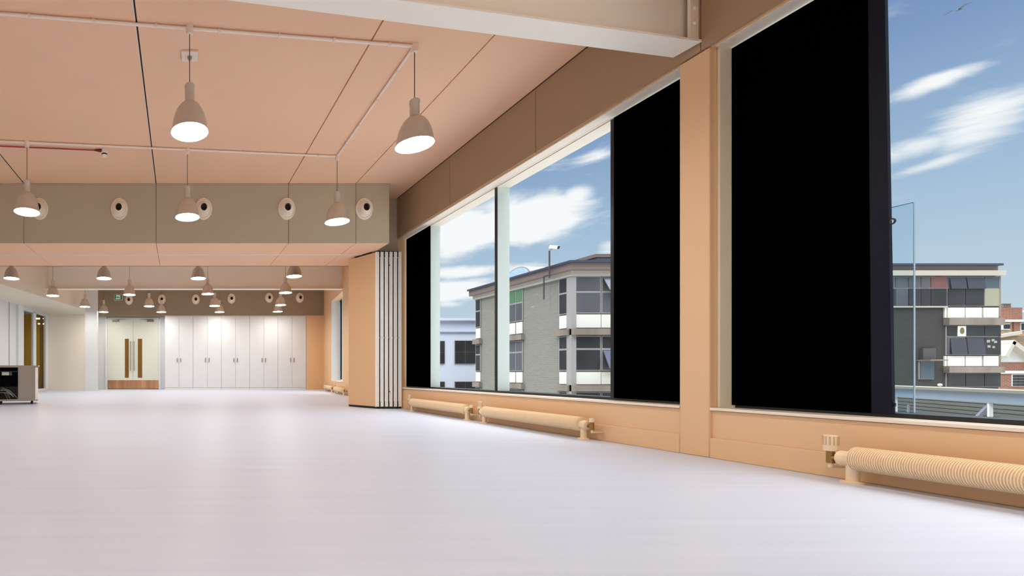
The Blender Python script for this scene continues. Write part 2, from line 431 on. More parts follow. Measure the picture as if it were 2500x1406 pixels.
# ------------------------------------------------------------------ steel beams
def ibeam(name, label, P, d, length, z0, z1, fw_, mat_, plate=False):
    # P right end, near edge of flange ; d unit direction pointing left
    e = empty(name, (P[0], P[1], z0), label, 'beam', kind='structure')
    lo = (P[0], P[1], z0); d = Vector(d).normalized(); n = Vector((-d.y, d.x))
    if n.y < 0: n = -n
    P = Vector(P)
    def slab(n0, n1, za, zb, a=0, b_=length):
        q = [P+d*a+n*n0, P+d*a+n*n1, P+d*b_+n*n1, P+d*b_+n*n0]
        return MB().prism([(v.x, v.y) for v in q], za, zb)
    slab(0, fw_, z0, z0+.013).build('bottom_flange', mat_, e, lo)
    slab(fw_/2-.006, fw_/2+.006, z0+.013, z1-.012).build('web', mat_, e, lo)
    slab(0, fw_, z1-.012, z1).build('top_flange', mat_, e, lo)
    if plate:
        pl = slab(.02, .035, z0+.03, z1-.013, -.01, .052).build('end_plate', mat_, e, lo)
        for zz in (EYE+2.10, EYE+2.19, EYE+2.28, EYE+2.37):
            c = P + d*.022 + n*.02
            MB().lathe([(.0, -.01), (.011, -.01), (.012, -.004), (.012, 0)], 6, o=(c.x, c.y, zz), d=(-n.x*-1, n.y, 0)).build('bolt', mat_, pl, lo)
    return e
dd = Vector((-math.cos(R(8.7)), -math.sin(R(8.7))))
ibeam('ceiling_beam', 'cream painted steel beam crossing the ceiling at the top right', (3.122, 2.69), dd, 8.2, EYE+1.977, CEIL, .138, M_beam, True)
ibeam('ceiling_beam.001', 'cream painted steel beam in the far room behind the bulkhead', (far_right(10.5), 10.5), (-1, 0), 7.2, EYE+1.957, CEIL, .16, M_beam)

# ------------------------------------------------------------------ bulkhead across the hall
mb = MB()
be = [-5.2, -3.8] + seams + [2.78]
for a, b_ in zip(be[:-1], be[1:]):
    mb.box((a+.003, YB0-.012, BULK+.002), (b_-(.003 if b_ < 2.7 else 0), YB0+.01, CEIL-.004))
mb.box((2.768, YB0, BULK+.002), (2.78, 6.47, CEIL-.004))
mb.box((2.768, 6.47, BULK-.01), (W, 6.49, CEIL))
bk = tag(mb.build('bulkhead_front', M_fab), 'grey brown fabric bulkhead face crossing the hall with five round vents', 'bulkhead', kind='structure')
mb = MB(); mb.box((-5.2, YB0+.01, BULK+.05), (2.765, YB1, CEIL)); mb.box((2.765, 6.49, BULK+.05), (3.26, YB1, CEIL))
mb.build('core', M_dark, bk)
mb = MB()
for a, b_ in zip(be[:-1], be[1:]):
    xr = b_-.003 if b_ < 2.7 else 2.768
    mb.box((a+.003, YB0-.008, BULK), (xr, 6.52, BULK+.048))
    mb.box((a+.003, 6.56, BULK), (xr if b_ < 2.7 else 3.26, YB1, BULK+.048))
mb.box((-5.2, YB1-.02, BULK-.0), (3.30, YB1, BULK+.075))
so = tag(mb.build('bulkhead_soffit', M_ceil), 'peach underside of the bulkhead with the partition track', 'soffit', kind='structure')
MB().box((-5.2, 6.523, BULK-.006), (2.75, 6.533, BULK+.03)).build('track_lip', M_profile, so)
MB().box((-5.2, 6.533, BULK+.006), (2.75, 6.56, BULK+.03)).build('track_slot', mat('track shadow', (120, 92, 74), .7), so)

# ------------------------------------------------------------------ jet vents
def vent(x, y, z, s, label, group):
    e = empty('jet_vent', (x, y, z), label, 'vent', group)
    sx_, sy_ = .112*s, .145*s
    k = sy_/sx_
    # elongated rosette: flange, stepped cone, nozzle
    MB().lathe([(sx_*.62, 0), (sx_, 0), (sx_, .010), (sx_*.97, .016), (sx_*.86, .019), (sx_*.8, .014), (sx_*.62, .014)], 40, d=(0,-1,0), sy=k, cap=False).build('flange', M_vent, e)
    pr = []; 
    for i in range(6):
        rr = sx_*(.82-.065*i); pr += [(rr, .012+.012*i), (rr-.003, .022+.012*i)]
    pr += [(sx_*.40, .088), (sx_*.37, .088), (sx_*.35, .05)]
    MB().lathe(pr, 40, d=(0,-1,0), sy=k*.95, cap=False).build('cone', M_vent, e)
    MB().lathe([(sx_*.36, .082), (sx_*.36, .02), (0, .018)], 32, d=(0,-1,0), sy=k*.9, cap=False).build('nozzle', mat('vent throat', (120, 104, 84), .7), e)
    MB().lathe([(sx_*.30, .0), (sx_*.30, .006), (0, .007)], 24, o=(0,-.062,-.006*s), d=(0,-1,.0), sy=k*.62, cap=False).build('opening', M_ventdark, e)
    return e
names5 = ['first', 'second', 'third', 'fourth', 'fifth']
for i, px in enumerate((98, 292, 497, 699, 888)):
    vent(ax(px, YB0), YB0-.012, az_(511, YB0), 1.0, 'white round jet vent on the near bulkhead, %s of five from the left' % names5[i], 'jet vents on the near bulkhead')

# ------------------------------------------------------------------ conduits and their clips
def conduit(label, A, B, clips_px=None, clip_t=()):
    A, B = Vector(A), Vector(B)
    e = empty('ceiling_conduit', A, label, 'conduit', 'cream conduits on the ceiling')
    MB().cyl(A, B, .011, 14).build('pipe', M_conduit, e, A)
    d = (B-A)
    for t_ in clip_t:
        p = A + d*t_; dn = d.normalized()
        MB().cyl(p-dn*.010, p+dn*.010, .0165, 12).box((p.x-.008, p.y-.008, p.z), (p.x+.008, p.y+.008, CEIL)).build('saddle_clip', M_box, e, A)
    return e
ZC = CEIL - .014
def onceil(px, py):
    Y = F*(ZC-EYE)/(HY-py); return Vector((ax(px, Y), Y, ZC))
def tcl(A, B, pxs):
    out = []
    for px in pxs:
        k = (px-CX)/F; d = B-A
        t_ = (k*A.y - A.x)/(d.x - k*d.y); out.append(t_)
    return out
A1, B1 = onceil(-120, 24), onceil(1012, 113)
conduit('cream conduit nearest the camera, with two lamps hanging from it', A1, B1, clip_t=tcl(A1, B1, (72, 228, 380, 535, 682, 815, 950)))
A2, B2 = onceil(-60, 342), onceil(823, 382)
conduit('cream conduit in front of the bulkhead, with three lamps hanging from it', A2, B2, clip_t=tcl(A2, B2, (10, 107, 205, 305, 405, 500, 597, 688, 777)))
conduit('cream conduit joining the two cross conduits on the right', B1 + Vector((0, .03, 0)), B2 - Vector((0, .03, 0)), clip_t=(.15, .38, .62, .85))

# ------------------------------------------------------------------ pendant lamps
MOUTH = EYE + 1.735 - CEIL       # rim height below the ceiling
def make_lamp():
    e = empty('pendant_lamp', (0, 0, CEIL), 'lamp', 'pendant lamp')
    m = MOUTH
    MB().lathe([(.0, 0), (.026, 0), (.026, -.05), (.022, -.062), (0, -.062)], 20, cap=False).build('ceiling_box', M_box, e)
    MB().cyl((0, 0, -.06), (0, 0, m+.335), .0035, 8).build('cord', M_cord, e)
    MB().lathe([(0, m+.345), (.031, m+.345), (.037, m+.338), (.037, m+.318), (.0345, m+.314), (.0345, m+.205), (0, m+.205)], 28, cap=False).build('lamp_holder', M_lampshade, e)
    outer = [(.033, m+.214), (.052, m+.206), (.074, m+.186), (.096, m+.152), (.112, m+.112), (.122, m+.070), (.128, m+.030), (.132, m+.012), (.136, m+.006), (.137, m)]
    inner = [(r_-.003, z-.003 if z > m+.01 else z) for r_, z in reversed(outer)]
    sh = MB().lathe(outer + inner[:1], 40, cap=False).build('lamp_shade', M_lampshade, e)
    MB().lathe(inner, 40, cap=False).build('shade_lining', M_shade_in, sh)
    MB().lathe([(.128, m+.012), (.09, m+.006), (.04, m+.002), (0, m+.001)], 32, cap=False).build('lamp_bulb', M_bulb, e)
    return e
proto = make_lamp()
first = [True]
def lamp(x, y, label, group):
    o = proto if first[0] else copy_tree(proto)
    first[0] = False
    o.location = (x, y, CEIL); o.rotation_euler = (0, 0, random.uniform(0, 6))
    tag(o, label, 'pendant lamp', group); return o
p = onceil(463, 68); lamp(p.x, p.y, 'grey dome pendant lamp nearest the camera, hanging from the middle of the conduit', 'pendant lamps before the bulkhead')
lamp(B1.x, B1.y, 'grey dome pendant lamp hanging at the conduit corner near the window', 'pendant lamps before the bulkhead')
p = onceil(66, 348); lamp(p.x, p.y, 'grey dome pendant lamp overlapping the leftmost vent of the near bulkhead', 'pendant lamps before the bulkhead')
p = onceil(457.5, 366); lamp(p.x, p.y, 'grey dome pendant lamp overlapping the middle vent of the near bulkhead', 'pendant lamps before the bulkhead')
lamp(B2.x, B2.y, 'grey dome pendant lamp left of the rightmost vent of the near bulkhead', 'pendant lamps before the bulkhead')
rows = [[(28, 680), (254, 680), (484, 680), (718, 675)], [(129, 722), (316, 720), (507, 718), (697, 715)],
        [(207, 749), (364, 748), (524, 747), (685, 745)], [(253, 767), (394, 767), (536, 764), (678, 761)]]
rn = ['first', 'second', 'third', 'fourth']
for i, rw in enumerate(rows):
    for j, (px, py) in enumerate(rw):
        Y = F*1.735/(HY-py)
        Y = min(Y, 12.9)
        lamp(ax(px, Y), Y, 'grey pendant lamp in the far room, %s row behind the bulkhead, %s from the left' % (rn[i], rn[j]), 'pendant lamps in the far room')
for y in (1.45, -.35, -2.15):  # unseen lamps continuing the grid, added to brighten the room
    for x in ((-3.4, -1.66, .08, 1.82) if y < 1 else (1.82,)):
        lamp(x, y, 'added grey dome pendant lamp, unseen behind the camera', 'added pendant lamps behind the camera')
for y in (3.2, 5.0):  # two more unseen lamps added on the left for extra light
    lamp(-3.4, y, 'added grey dome pendant lamp, unseen at the left outside the picture', 'added pendant lamps left of the picture')

# ------------------------------------------------------------------ red cable, detector, ceiling sensor
q0, q1 = onceil(-40, 355), onceil(236, 367)
e = empty('fire_alarm_cable', q0, 'red alarm cable running along the ceiling beside the second conduit', 'cable')
MB().cyl(q0, q1, .006, 10).build('cable', M_red, e, q0)
MB().lathe([(.006, 0), (.012, .03), (.017, .06), (.017, .085)], 14, o=q1-(q1-q0).normalized()*.03, d=q1-q0).build('gland', mat('dark red gland', (110, 24, 20), .5), e, q0)
q2 = onceil(255, 369)
e = empty('smoke_detector', (q2.x, q2.y, CEIL), 'small white smoke detector at the end of the red cable', 'detector')
MB().lathe([(0, 0), (.034, 0), (.036, -.03), (.030, -.038), (.030, -.062), (.024, -.075), (0, -.078)], 28, cap=False).build('body', M_vent, e)
MB().lathe([(.0305, -.044), (.0315, -.047), (.0315, -.055), (.0305, -.058)], 28, cap=False).build('slot_ring', M_ventdark, e)
q3 = onceil(463, 138)
e = empty('ceiling_sensor', (q3.x, q3.y, CEIL), 'square white ceiling plate with a sensor, behind the nearest lamp cord', 'sensor')
MB().box((-.065, -.055, -.018), (.065, .055, 0)).build('plate', M_box, e, bevel=.004)
MB().lathe([(0, -.018), (.017, -.018), (.017, -.028), (.012, -.042), (0, -.044)], 20, cap=False).build('sensor_head', M_steel, e)

# ------------------------------------------------------------------ folded partition panels
PZ = BULK - .006
pd = Vector((-.222, .43)).normalized(); pn = Vector((pd.y, -pd.x))    # pn points right
PL = .487
nP = 6
x0p, x1p = 2.757, 3.112
pitch = (x1p-x0p)/(nP-.34)
def panel(i, label):
    e = empty('partition_panel', (x0p+pitch*i, 6.3, 0), label, 'partition panel', 'stacked folding partition panels')
    th = pitch*.66
    c, s_ = pd, pn
    def loc(a, b_): return (pd.x*a + b_, pd.y*a)        # a along panel, b sideways in x
    def slab(a0, a1, b0, b1, z0, z1):
        return MB().prism([loc(a0,b0), loc(a0,b1), loc(a1,b1), loc(a1,b0)], z0, z1)
    slab(.012, PL, 0, th*.42, .03, PZ-.02).build('face_board', M_board, e)
    slab(.012, PL, th*.58, th, .03, PZ-.02).build('face_board', M_board, e)
    slab(0, .014, 0, th*.44, .025, PZ-.015).build('edge_profile', M_profile, e)
    slab(0, .014, th*.56, th, .025, PZ-.015).build('edge_profile', M_profile, e)
    slab(.006, PL-.01, th*.42, th*.58, .03, PZ-.05).build('core', mat('grey core', (150, 146, 138), .6), e)
    slab(.006, PL-.02, th+.001, pitch-.001, .0, PZ-.10).build('edge_seal', M_seal, e) if i < nP-1 else None
    if i < nP-1:
        slab(.002, .05, th-.001, pitch+.001, .0, .10).build('bottom_seal', M_seal, e)
        slab(.002, .06, th-.001, pitch+.001, PZ-.09, PZ-.005).build('top_seal', M_seal, e)
        slab(-.004, .006, th+.002, pitch-.002, .985, 1.0).build('seal_joint', M_handle, e)
    slab(0, PL, .002, th-.002, .004, .03).build('bottom_sweep', M_seal, e)
    slab(.1, PL-.1, th*.3, th*.7, PZ-.02, PZ+.004).build('roller', M_seal, e)
    if i == 2:
        for zz in (.235, 2.0):
            slab(-.01, .0, th+.002, pitch-.002, zz, zz+.012).build('bolt', M_seal, e)
for i, nm in enumerate(['outermost folded partition panel, its broad tan face showing', 'second folded partition panel from the tan face', 'third folded partition panel from the tan face, with small black bolts',
                        'fourth folded partition panel from the tan face', 'fifth folded partition panel from the tan face', 'last folded partition panel, next to the narrow blind']):
    panel(i, nm)

# ------------------------------------------------------------------ radiators
def radiator(label, y_near, y_far, lod=1.0, near_valve=False, far_valve=True, fn=None, rz=0, origin=None, group='cream finned tube radiators'):
    ln = y_far - y_near; r_ = .054; zc = .114
    e = empty('finned_radiator', origin or (3.06, y_near, 0), label, 'radiator', group, rz=rz)
    pr = [(.034, 0)]
    p_ = .0068*lod; n_ = int(ln/p_)
    for k in range(n_):
        y = k*p_
        pr += [(r_*.93, y), (r_*.93, y+p_*.35), (r_, y+p_*.45), (r_, y+p_*.9)]
    pr += [(r_*.93, ln), (.034, ln)]
    MB().lathe(pr, 28, o=(0,0,zc), d=(0,1,0)).build('finned_tube', M_rad, e)
    for (ye, sg, valve) in ((0, -1, near_valve), (ln, 1, far_valve)):
        MB().lathe([(.031, 0), (.033, .006), (.033, .048), (.028, .052), (0, .052)], 24, o=(0, ye, zc-.004), d=(0, sg, 0), cap=False).build('end_cap', M_rad, e)
        MB().lathe([(.034, 0), (.034, .008), (.019, .012), (.019, .085)], 20, o=(.0, ye+sg*.012, 0), d=(0,0,1)).build('foot', M_rad, e)
        yv = ye + sg*.082
        MB().cyl((0, ye+sg*.05, zc-.01), (0, yv, zc-.01), .011, 12).cyl((0, yv, zc-.035), (0, yv, zc+.022), .013, 12).build('valve_body', M_brass, e)
        MB().cyl((0, yv, zc-.03), (0, yv, zc-.055), .008, 10).cyl((-.004, yv, zc-.052), (.072, yv, zc-.052), .0075, 10).build('supply_pipe', M_rad, e)
        if valve:
            h = MB().lathe([(.0, zc+.022), (.021, zc+.022), (.022, zc+.04), (.0215, zc+.085), (.018, zc+.096), (0, zc+.097)], 24, o=(0, yv, 0), d=(0,0,1), cap=False).build('valve_head', M_radv, e)
            mb = MB()
            for k in range(12):
                a = 2*math.pi*k/12
                mb.box((.0215*math.cos(a)-.0022, yv+.0215*math.sin(a)-.0022, zc+.05), (.0215*math.cos(a)+.0022, yv+.0215*math.sin(a)+.0022, zc+.09))
            mb.build('grip_ribs', mat('valve rib', (205, 176, 138), .4), h)
        else:
            MB().lathe([(0, zc+.022), (.017, zc+.022), (.017, zc+.05), (0, zc+.052)], 18, o=(0, yv, 0), d=(0,0,1), cap=False).build('lockshield_cap', M_radv, e)
    return e
radiator('cream finned tube radiator nearest the camera, at the lower right', .55, 2.034)
radiator('cream finned tube radiator below the left window, ending near the pillar', 3.42, 4.50, lod=1.3)
radiator('cream finned tube radiator below the left window, next to the folded partition', 4.80, 5.90, lod=1.3)
ang = -math.atan2(FAR[0]-W, FAR[1]-6.47)
radiator('distant cream radiator below the far window, by the back wall', 0, 1.05, lod=3, rz=ang, origin=(far_right(11.55)-.09, 11.55, 0))
radiator('distant cream radiator just left of the folded partition', 0, 1.05, lod=3, rz=ang, origin=(far_right(10.0)-.09, 10.0, 0))

# ------------------------------------------------------------------ far room : walls
YW = 13.85
DX0, DX1 = ax(260, 13.75), ax(390, 13.75)
mb = MB()
mb.box((-8.0, YW+.02, 0), (DX0-.05, YW+.2, CEIL)) if False else None
mb.box((-2.62, 13.78, 0), (DX0, 14.1, CEIL)); mb.box((DX1, 13.78, 0), (4.9, 14.1, CEIL)); mb.box((DX0, 13.78, az_(779, 13.75)), (DX1, 14.1, CEIL))
mb.box((DX0-.1, 13.95, 0), (DX1+.1, 14.1, 2.4))
tag(mb.build('wall_back', M_white), 'white back wall of the far room holding the double door', 'wall', kind='structure')
mb = MB(); mb.box((ax(748, 13.46), 13.46, 0), (4.5, 13.78, BULK))
tag(mb.build('wall_back.001', M_tan), 'tan end of the back wall right of the cupboards', 'wall', kind='structure')
mb = MB(); mb.box((ax(748.5, 13.44), 13.445, 0), (4.36, 13.46, .10))
tag(mb.build('baseboard_back', M_tan), 'tan skirting board at the end of the back wall', 'skirting', kind='structure')
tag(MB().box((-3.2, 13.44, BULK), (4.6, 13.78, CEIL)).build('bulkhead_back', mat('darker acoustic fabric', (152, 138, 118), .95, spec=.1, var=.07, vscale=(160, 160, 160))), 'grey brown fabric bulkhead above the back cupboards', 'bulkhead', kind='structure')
tag(MB().box((-3.9, 13.35, 0), (-2.585, 13.55, CEIL)).build('wall_back.002', mat('beige wall paint', (236, 228, 212), .6)), 'beige back wall of the left recess', 'wall', kind='structure')
tag(MB().box((-2.62, 12.58, 0), (-2.285, 12.72, CEIL)).build('wall_back_pillar', M_white), 'white pillar left of the double door', 'pillar', kind='structure')
# left soffit box
def lbx(Y): return -3.49 + .241*(Y-8.83)
mb = MB(); mb.prism([(-5.4, YB1), (lbx(YB1), YB1), (lbx(12.58), 12.58), (-2.585, 13.4), (-5.4, 13.4)], EYE+1.74, CEIL)
tag(mb.build('bulkhead_left', mat('stone coloured paint', (230, 220, 200), .6)), 'stone coloured boxed soffit along the left of the far room', 'soffit', kind='structure')
# left wall
mb = MB()
def lseg(mb, Y0, Y1, z0, z1, th=.08, inset=0.0): seg_wall(mb, Y0, Y1, z0, z1, th=th, inset=inset, fn=far_left, sgn=-1)
def lY(px): return 5.814/(.1449-(px-CX)/F)
lseg(mb, 7.0, lY(52), 0, CEIL); lseg(mb, lY(113), 13.5, 0, CEIL); lseg(mb, lY(52), lY(113), 2.185, CEIL); lseg(mb, lY(52), lY(113), 0, .03)
wl = tag(mb.build('wall_left', M_white), 'white left wall of the far room with a tall inner window', 'wall', kind='structure')
mb = MB(); lseg(mb, lY(21.5), lY(22.6), 0, 2.25, th=.0, inset=-.003); mb.build('panel_joint', M_cord, wl)
mb = MB(); lseg(mb, lY(40), lY(53), 0, 2.25, th=0, inset=-.06); mb.build('pilaster', M_white, wl)
tag(MB().box((-5.3, -4, 0), (-4.8, 7.2, CEIL)).build('wall_left.001', M_cream), 'cream left wall of the near hall', 'wall', kind='structure')
tag(MB().box((-5.3, -4.2, 0), (3.6, -3.6, CEIL)).build('wall_front', M_cream), 'cream wall behind the camera', 'wall', kind='structure')
# inner window
e = empty('window_4', (far_left(12.5), 12.5, 0), 'tall inner window on the left looking into an olive room', 'window', kind='structure'); lo = (far_left(12.5), 12.5, 0)
def lpart(name, m, *a, **k):
    mb = MB(); lseg(mb, *a, **k); mb.build(name, m, e, lo)
lpart('mullion', M_white, lY(80), lY(87), .03, 2.185, th=.04, inset=-.02)
lpart('head_frame', M_white, lY(55), lY(111), 2.15, 2.19, th=.04, inset=-.02)
lpart('side_frame', M_white, lY(52), lY(56), .03, 2.19, th=.04, inset=-.02)
lpart('side_frame', M_white, lY(110), lY(117), .03, 2.19, th=.04, inset=-.02)
lpart('bottom_frame', M_white, lY(55), lY(111), .0, .05, th=.04, inset=-.02)
lpart('glass_pane', M_glass, lY(56), lY(80), .05, 2.15, th=.03, inset=.024)
lpart('glass_pane', M_glass, lY(87), lY(110), .05, 2.15, th=.03, inset=.024)
# adjoining room
mb = MB(); mb.box((-7.9, 19.0, 0), (-3, 19.2, CEIL)); mb.box((-7.9, 9, 0), (-7.7, 19.2, CEIL)); mb.box((-3.0, 14.0, 0), (-2.8, 19.2, CEIL)); mb.box((-7.9, 8.8, 0), (-4.5, 9, CEIL))
mb.box((-3.95, 13.56, 0), (-2.8, 14.0, CEIL))
tag(mb.build('wall_back.003', M_olive), 'olive yellow walls of the room seen through the inner window', 'wall', kind='structure')
tag(MB().prism([(-7.7, 9), (far_left(9)-.18, 9), (far_left(13.5)-.18, 13.5), (-3.96, 13.6), (-3.96, 14.0), (-3, 14.0), (-3, 19), (-7.7, 19)], 0, .012).build('floor.001', M_carpet), 'blue grey carpet of the room behind the inner window', 'floor', kind='structure')
for k, (px, py) in enumerate(((97, 777), (101, 790))):
    Y = (15.6, 17.3)[k]
    x_, y_, z_ = at(px, py, Y)
    e = empty('strip_light', (x_, y_, z_), 'lit strip light in the olive room, %s one' % ('nearer and upper', 'farther and lower')[k], 'strip light', 'strip lights in the olive room')
    MB().box((-.12, -.05, 0), (.12, .05, .05)).build('housing', M_white, e)
    MB().box((-.11, -.035, -.02), (.11, .035, 0)).build('tube_cover', M_strip, e)
    for xx in (-.08, .08): MB().cyl((xx, 0, .05), (xx, 0, CEIL-z_), .006, 8).build('hanger_rod', M_handle, e)
tag(MB().box((-4.21, 13.62, .012), (-4.13, 13.70, 2.3)).build('trim_4', M_wood), 'light timber post behind the inner window', 'trim', kind='structure')

# ------------------------------------------------------------------ cupboards along the back wall
YC = 13.46
for i in range(5):
    xa, xb = ax(402.5+69*i, YC), ax(402.5+69*(i+1), YC)
    e = empty('storage_cupboard', ((xa+xb)/2, YC, 0), 'tall white double-door cupboard on the back wall, %s of five from the door' % names5[i], 'cupboard', 'white cupboards along the back wall')
    hw = (xb-xa)/2
    MB().box((-hw+.002, .02, 0), (hw-.002, .30, BULK-.003)).build('body', M_white, e)
    MB().box((-hw+.002, .004, 0), (hw-.002, .02, .055)).build('plinth', M_white, e)
    for s_ in (-1, 1):
        a, b_ = sorted((s_*.003, s_*(hw-.003)))
        d_ = MB().box((a, 0, .06), (b_, .02, BULK-.03)).build('door', M_white, e, bevel=.002)
        zh = az_(879, YC)
        mb = MB(); mb.box((s_*.052-.008, -.03, zh-.06), (s_*.052+.008, -.022, zh+.06))
        mb.box((s_*.052-.006, -.03, zh-.055), (s_*.052+.006, 0, zh-.04)); mb.box((s_*.052-.006, -.03, zh+.04), (s_*.052+.006, 0, zh+.055))
        mb.build('handle', M_handle, d_)
    MB().box((-hw+.002, 0, BULK-.028), (hw-.002, .02, BULK-.003)).build('top_rail', M_cream, e)

# ------------------------------------------------------------------ double door
YD = 13.75
e = empty('door_1', ((DX0+DX1)/2, YD, 0), 'pale grey double door with coppery kick plates, left of the cupboards', 'door', kind='structure')
hw = (DX1-DX0)/2; zt = az_(779, YD)
for s_ in (-1, 1):
    MB().box((s_*(hw-.03), -.03, 0), (s_*(hw+.03), .1, zt+.03)).build('door_frame', M_white, e)
    a, b_ = sorted((s_*.003, s_*(hw-.032)))
    lf = MB().box((a, 0, .012), (b_, .045, zt-.005)).build('door_leaf', M_door, e)
    MB().box((a+.004, -.004, .014), (b_-.004, 0, az_(928, YD))).build('kick_plate', M_copper, lf)
    va, vb = (ax(305, YD), ax(314.5, YD)) if s_ < 0 else (ax(336.5, YD), ax(347, YD))
    cx_ = (DX0+DX1)/2
    MB().box((va-cx_, -.006, az_(922, YD)), (vb-cx_, 0, az_(827, YD))).build('vision_panel', M_gold, lf)
    xh = s_*.055 - .02; za, zb = az_(904, YD), az_(834, YD)
    MB().tube([(xh, 0, za), (xh, -.06, za), (xh, -.06, zb), (xh, 0, zb)], .011, 10).build('pull_handle', M_handle, lf)
    xo = s_*(hw-.28)
    cl = MB().box((xo-.1, -.055, zt-.075), (xo+.1, -.002, zt-.025)).build('door_closer', mat('bronze closer', (120, 104, 80), .4, metal=.5), lf)
    MB().bar((xo, -.04, zt-.02), (xo-s_*.3, -.04, zt-.012), .018, .008).build('closer_arm', M_handle, cl)
MB().box((-hw, -.03, zt), (hw, .1, zt+.03)).build('head_frame', M_white, e)

# exit sign, vents of the far bulkhead
sx0, sz = ax(287.5, 13.3), az_(724, 13.3)
e = empty('exit_sign', (sx0, 13.43, sz), 'small green exit sign on the far bulkhead above the door', 'sign')
MB().box((-.125, -.02, -.09), (.125, .008, .09)).build('panel', mat('sign white edge', (225, 228, 220), .4), e)
MB().box((-.112, -.024, -.078), (.112, -.019, .078)).build('green_face', M_green, e)
for tx, zz in (('FIRE', .012), ('EXIT', -.062)):
    cu = bpy.data.curves.new('lettering', 'FONT'); cu.body = tx; cu.size = .072; cu.align_x = 'CENTER'; cu.extrude = .001
    cu.materials.append(M_signw)
    tmp = bpy.data.objects.new('tmp', cu); me_ = bpy.data.meshes.new_from_object(tmp); bpy.data.objects.remove(tmp)
    o = bpy.data.objects.new('lettering', me_); COL.objects.link(o); o.parent = e; o.location = (0, -.0255, zz); o.rotation_euler = (R(90), 0, 0)
n6 = ['first', 'second', 'third', 'fourth', 'fifth', 'sixth']
for i, (px, py) in enumerate(((315, 732), (395, 731), (478, 731), (565, 729), (657, 727), (732, 727))):
    vent(ax(px, 13.44), 13.44, az_(py, 13.44), 1.03, 'white round jet vent on the far bulkhead, %s of six from the left' % n6[i], 'jet vents on the far bulkhead')

# ------------------------------------------------------------------ equipment trolley
YT = 7.15; k_ = YT/F
e = empty('equipment_trolley', (ax(38, YT), YT, 0), 'brushed steel equipment trolley with open bay of cables at the left edge', 'trolley', rz=R(17))
def tx(px): return (px-38)*k_*1.04
def tz(py): return EYE + (HY-py)*k_
D = .5
MB().box((tx(-14), 0, tz(977)), (tx(3.5), D, tz(893))).build('side_panel', M_steel, e)
MB().box((tx(43.5), 0, tz(977)), (tx(49), D, tz(896))).build('divider', M_steel, e)
MB().box((tx(49), -.004, tz(975)), (tx(82), .02, tz(897))).build('steel_door', M_steel, e)
MB().box((tx(82), -.01, tz(976)), (tx(88), D, tz(894))).build('side_panel', M_profile, e)
MB().box((tx(-14), -.012, tz(897)), (tx(89), D, tz(892))).build('top', M_steel, e)
MB().box((tx(-14), -.006, tz(979)), (tx(88), D, tz(974.5))).build('base', M_steel, e)
MB().box((tx(3.5), D-.03, tz(976)), (tx(43.5), D, tz(896))).build('back_panel', M_ventdark, e)
MB().box((tx(3.5), .30, tz(976)), (tx(43.5), D-.03, tz(945))).build('equipment_unit', M_rubber, e)
MB().box((tx(7), .06, tz(916)), (tx(23), .14, tz(907))).build('label_box', M_cable, e)
MB().box((tx(3.5), .05, tz(908)), (tx(43.5), .3, tz(905.6))).build('shelf', M_rubber, e)
MB().box((tx(24), .08, tz(916)), (tx(29), .14, tz(906))).build('adapter', mat('grey adapter', (90, 98, 92), .5), e)
random.seed(3)
for k in range(9):
    pts = []; y0 = random.uniform(.05, .22); za, zb = random.uniform(945, 960), random.uniform(966, 975); x1 = random.uniform(18, 42)
    for i in range(9):
        t_ = i/8; pts.append((tx(4+t_*(x1-4)), y0+.02*math.sin(5*t_+k), tz(za+(zb-za)*t_**1.7 - 4*math.sin(t_*3.1)*random.uniform(.6, 1))))
    MB().tube(pts, .004, 6).build('cable', mat('green grey cable', (128, 142, 120), .5) if k % 3 else M_cable, e)
for (px, y_) in ((2, .06), (74, .06), (2, D-.07), (74, D-.07)):
    x_ = tx(px)
    c = MB().box((x_-.014, y_-.016, tz(984)), (x_+.014, y_+.016, tz(978))).build('castor', M_rubber, e)
    MB().lathe([(0, -.012), (.024, -.012), (.026, -.008), (.026, .008), (.024, .012), (0, .012)], 20, o=(x_, y_, .026), d=(1, .3, 0), cap=False).build('wheel', M_rubber, c)
MB().lathe([(0, 0), (.01, 0), (.012, .015), (0, .02)], 12, o=(tx(89), .02, tz(893)), d=(1, 0, 0), cap=False).build('corner_bumper', M_profile, e)

# ------------------------------------------------------------------ outside
GZ = -8.0
tag(MB().box((4, -40, GZ-.3), (140, 120, GZ)).build('street_ground', mat('pale concrete paving', (190, 188, 182), .9, var=.1)), 'pale paved street far below the windows', 'ground', kind='structure')
M_brickg = mat('grey brick', (128, 126, 118), .85, brick=((120, 119, 112), (134, 133, 126), .3, .1))
M_brickd = mat('dark grey brick', (54, 52, 50), .85, brick=((48, 47, 46), (58, 57, 56), .3, .1))
M_brickr = mat('red brick', (132, 84, 66), .85, brick=((116, 72, 56), (146, 122, 106), .45, .15))
M_bricko = mat('buff brick', (160, 130, 104), .85, brick=((142, 114, 90), (176, 160, 138), .45, .15))
M_rooff = mat('brown roof fascia', (112, 98, 94), .7)
M_conc = mat('weathered concrete', (126, 116, 108), .85, var=.2, vscale=(1.5, 1.5, .4))
M_stone = mat('pale fascia', (176, 170, 160), .8)
M_alu = mat('grey aluminium bars', (150, 146, 146), .5)
M_pane = mat('dark office glass', (50, 50, 52), .3, spec=.25, var=.25, vscale=(.7, .7, .7))
M_pane2 = mat('reflecting office glass', (86, 86, 92), .3, spec=.3, var=.2, vscale=(.5, .5, .5))
M_spand = mat('white spandrel panel', (214, 212, 204), .5)
M_greenb = mat('green blind behind glass', (84, 118, 88), .4)
M_redb = mat('red blind behind glass', (112, 70, 68), .4)
M_blueb = mat('blue curtain behind glass', (66, 80, 92), .5)
M_white2 = mat('pale blue render', (196, 204, 222), .8)
M_roofb = mat('blue black roof edge', (52, 58, 80), .6)
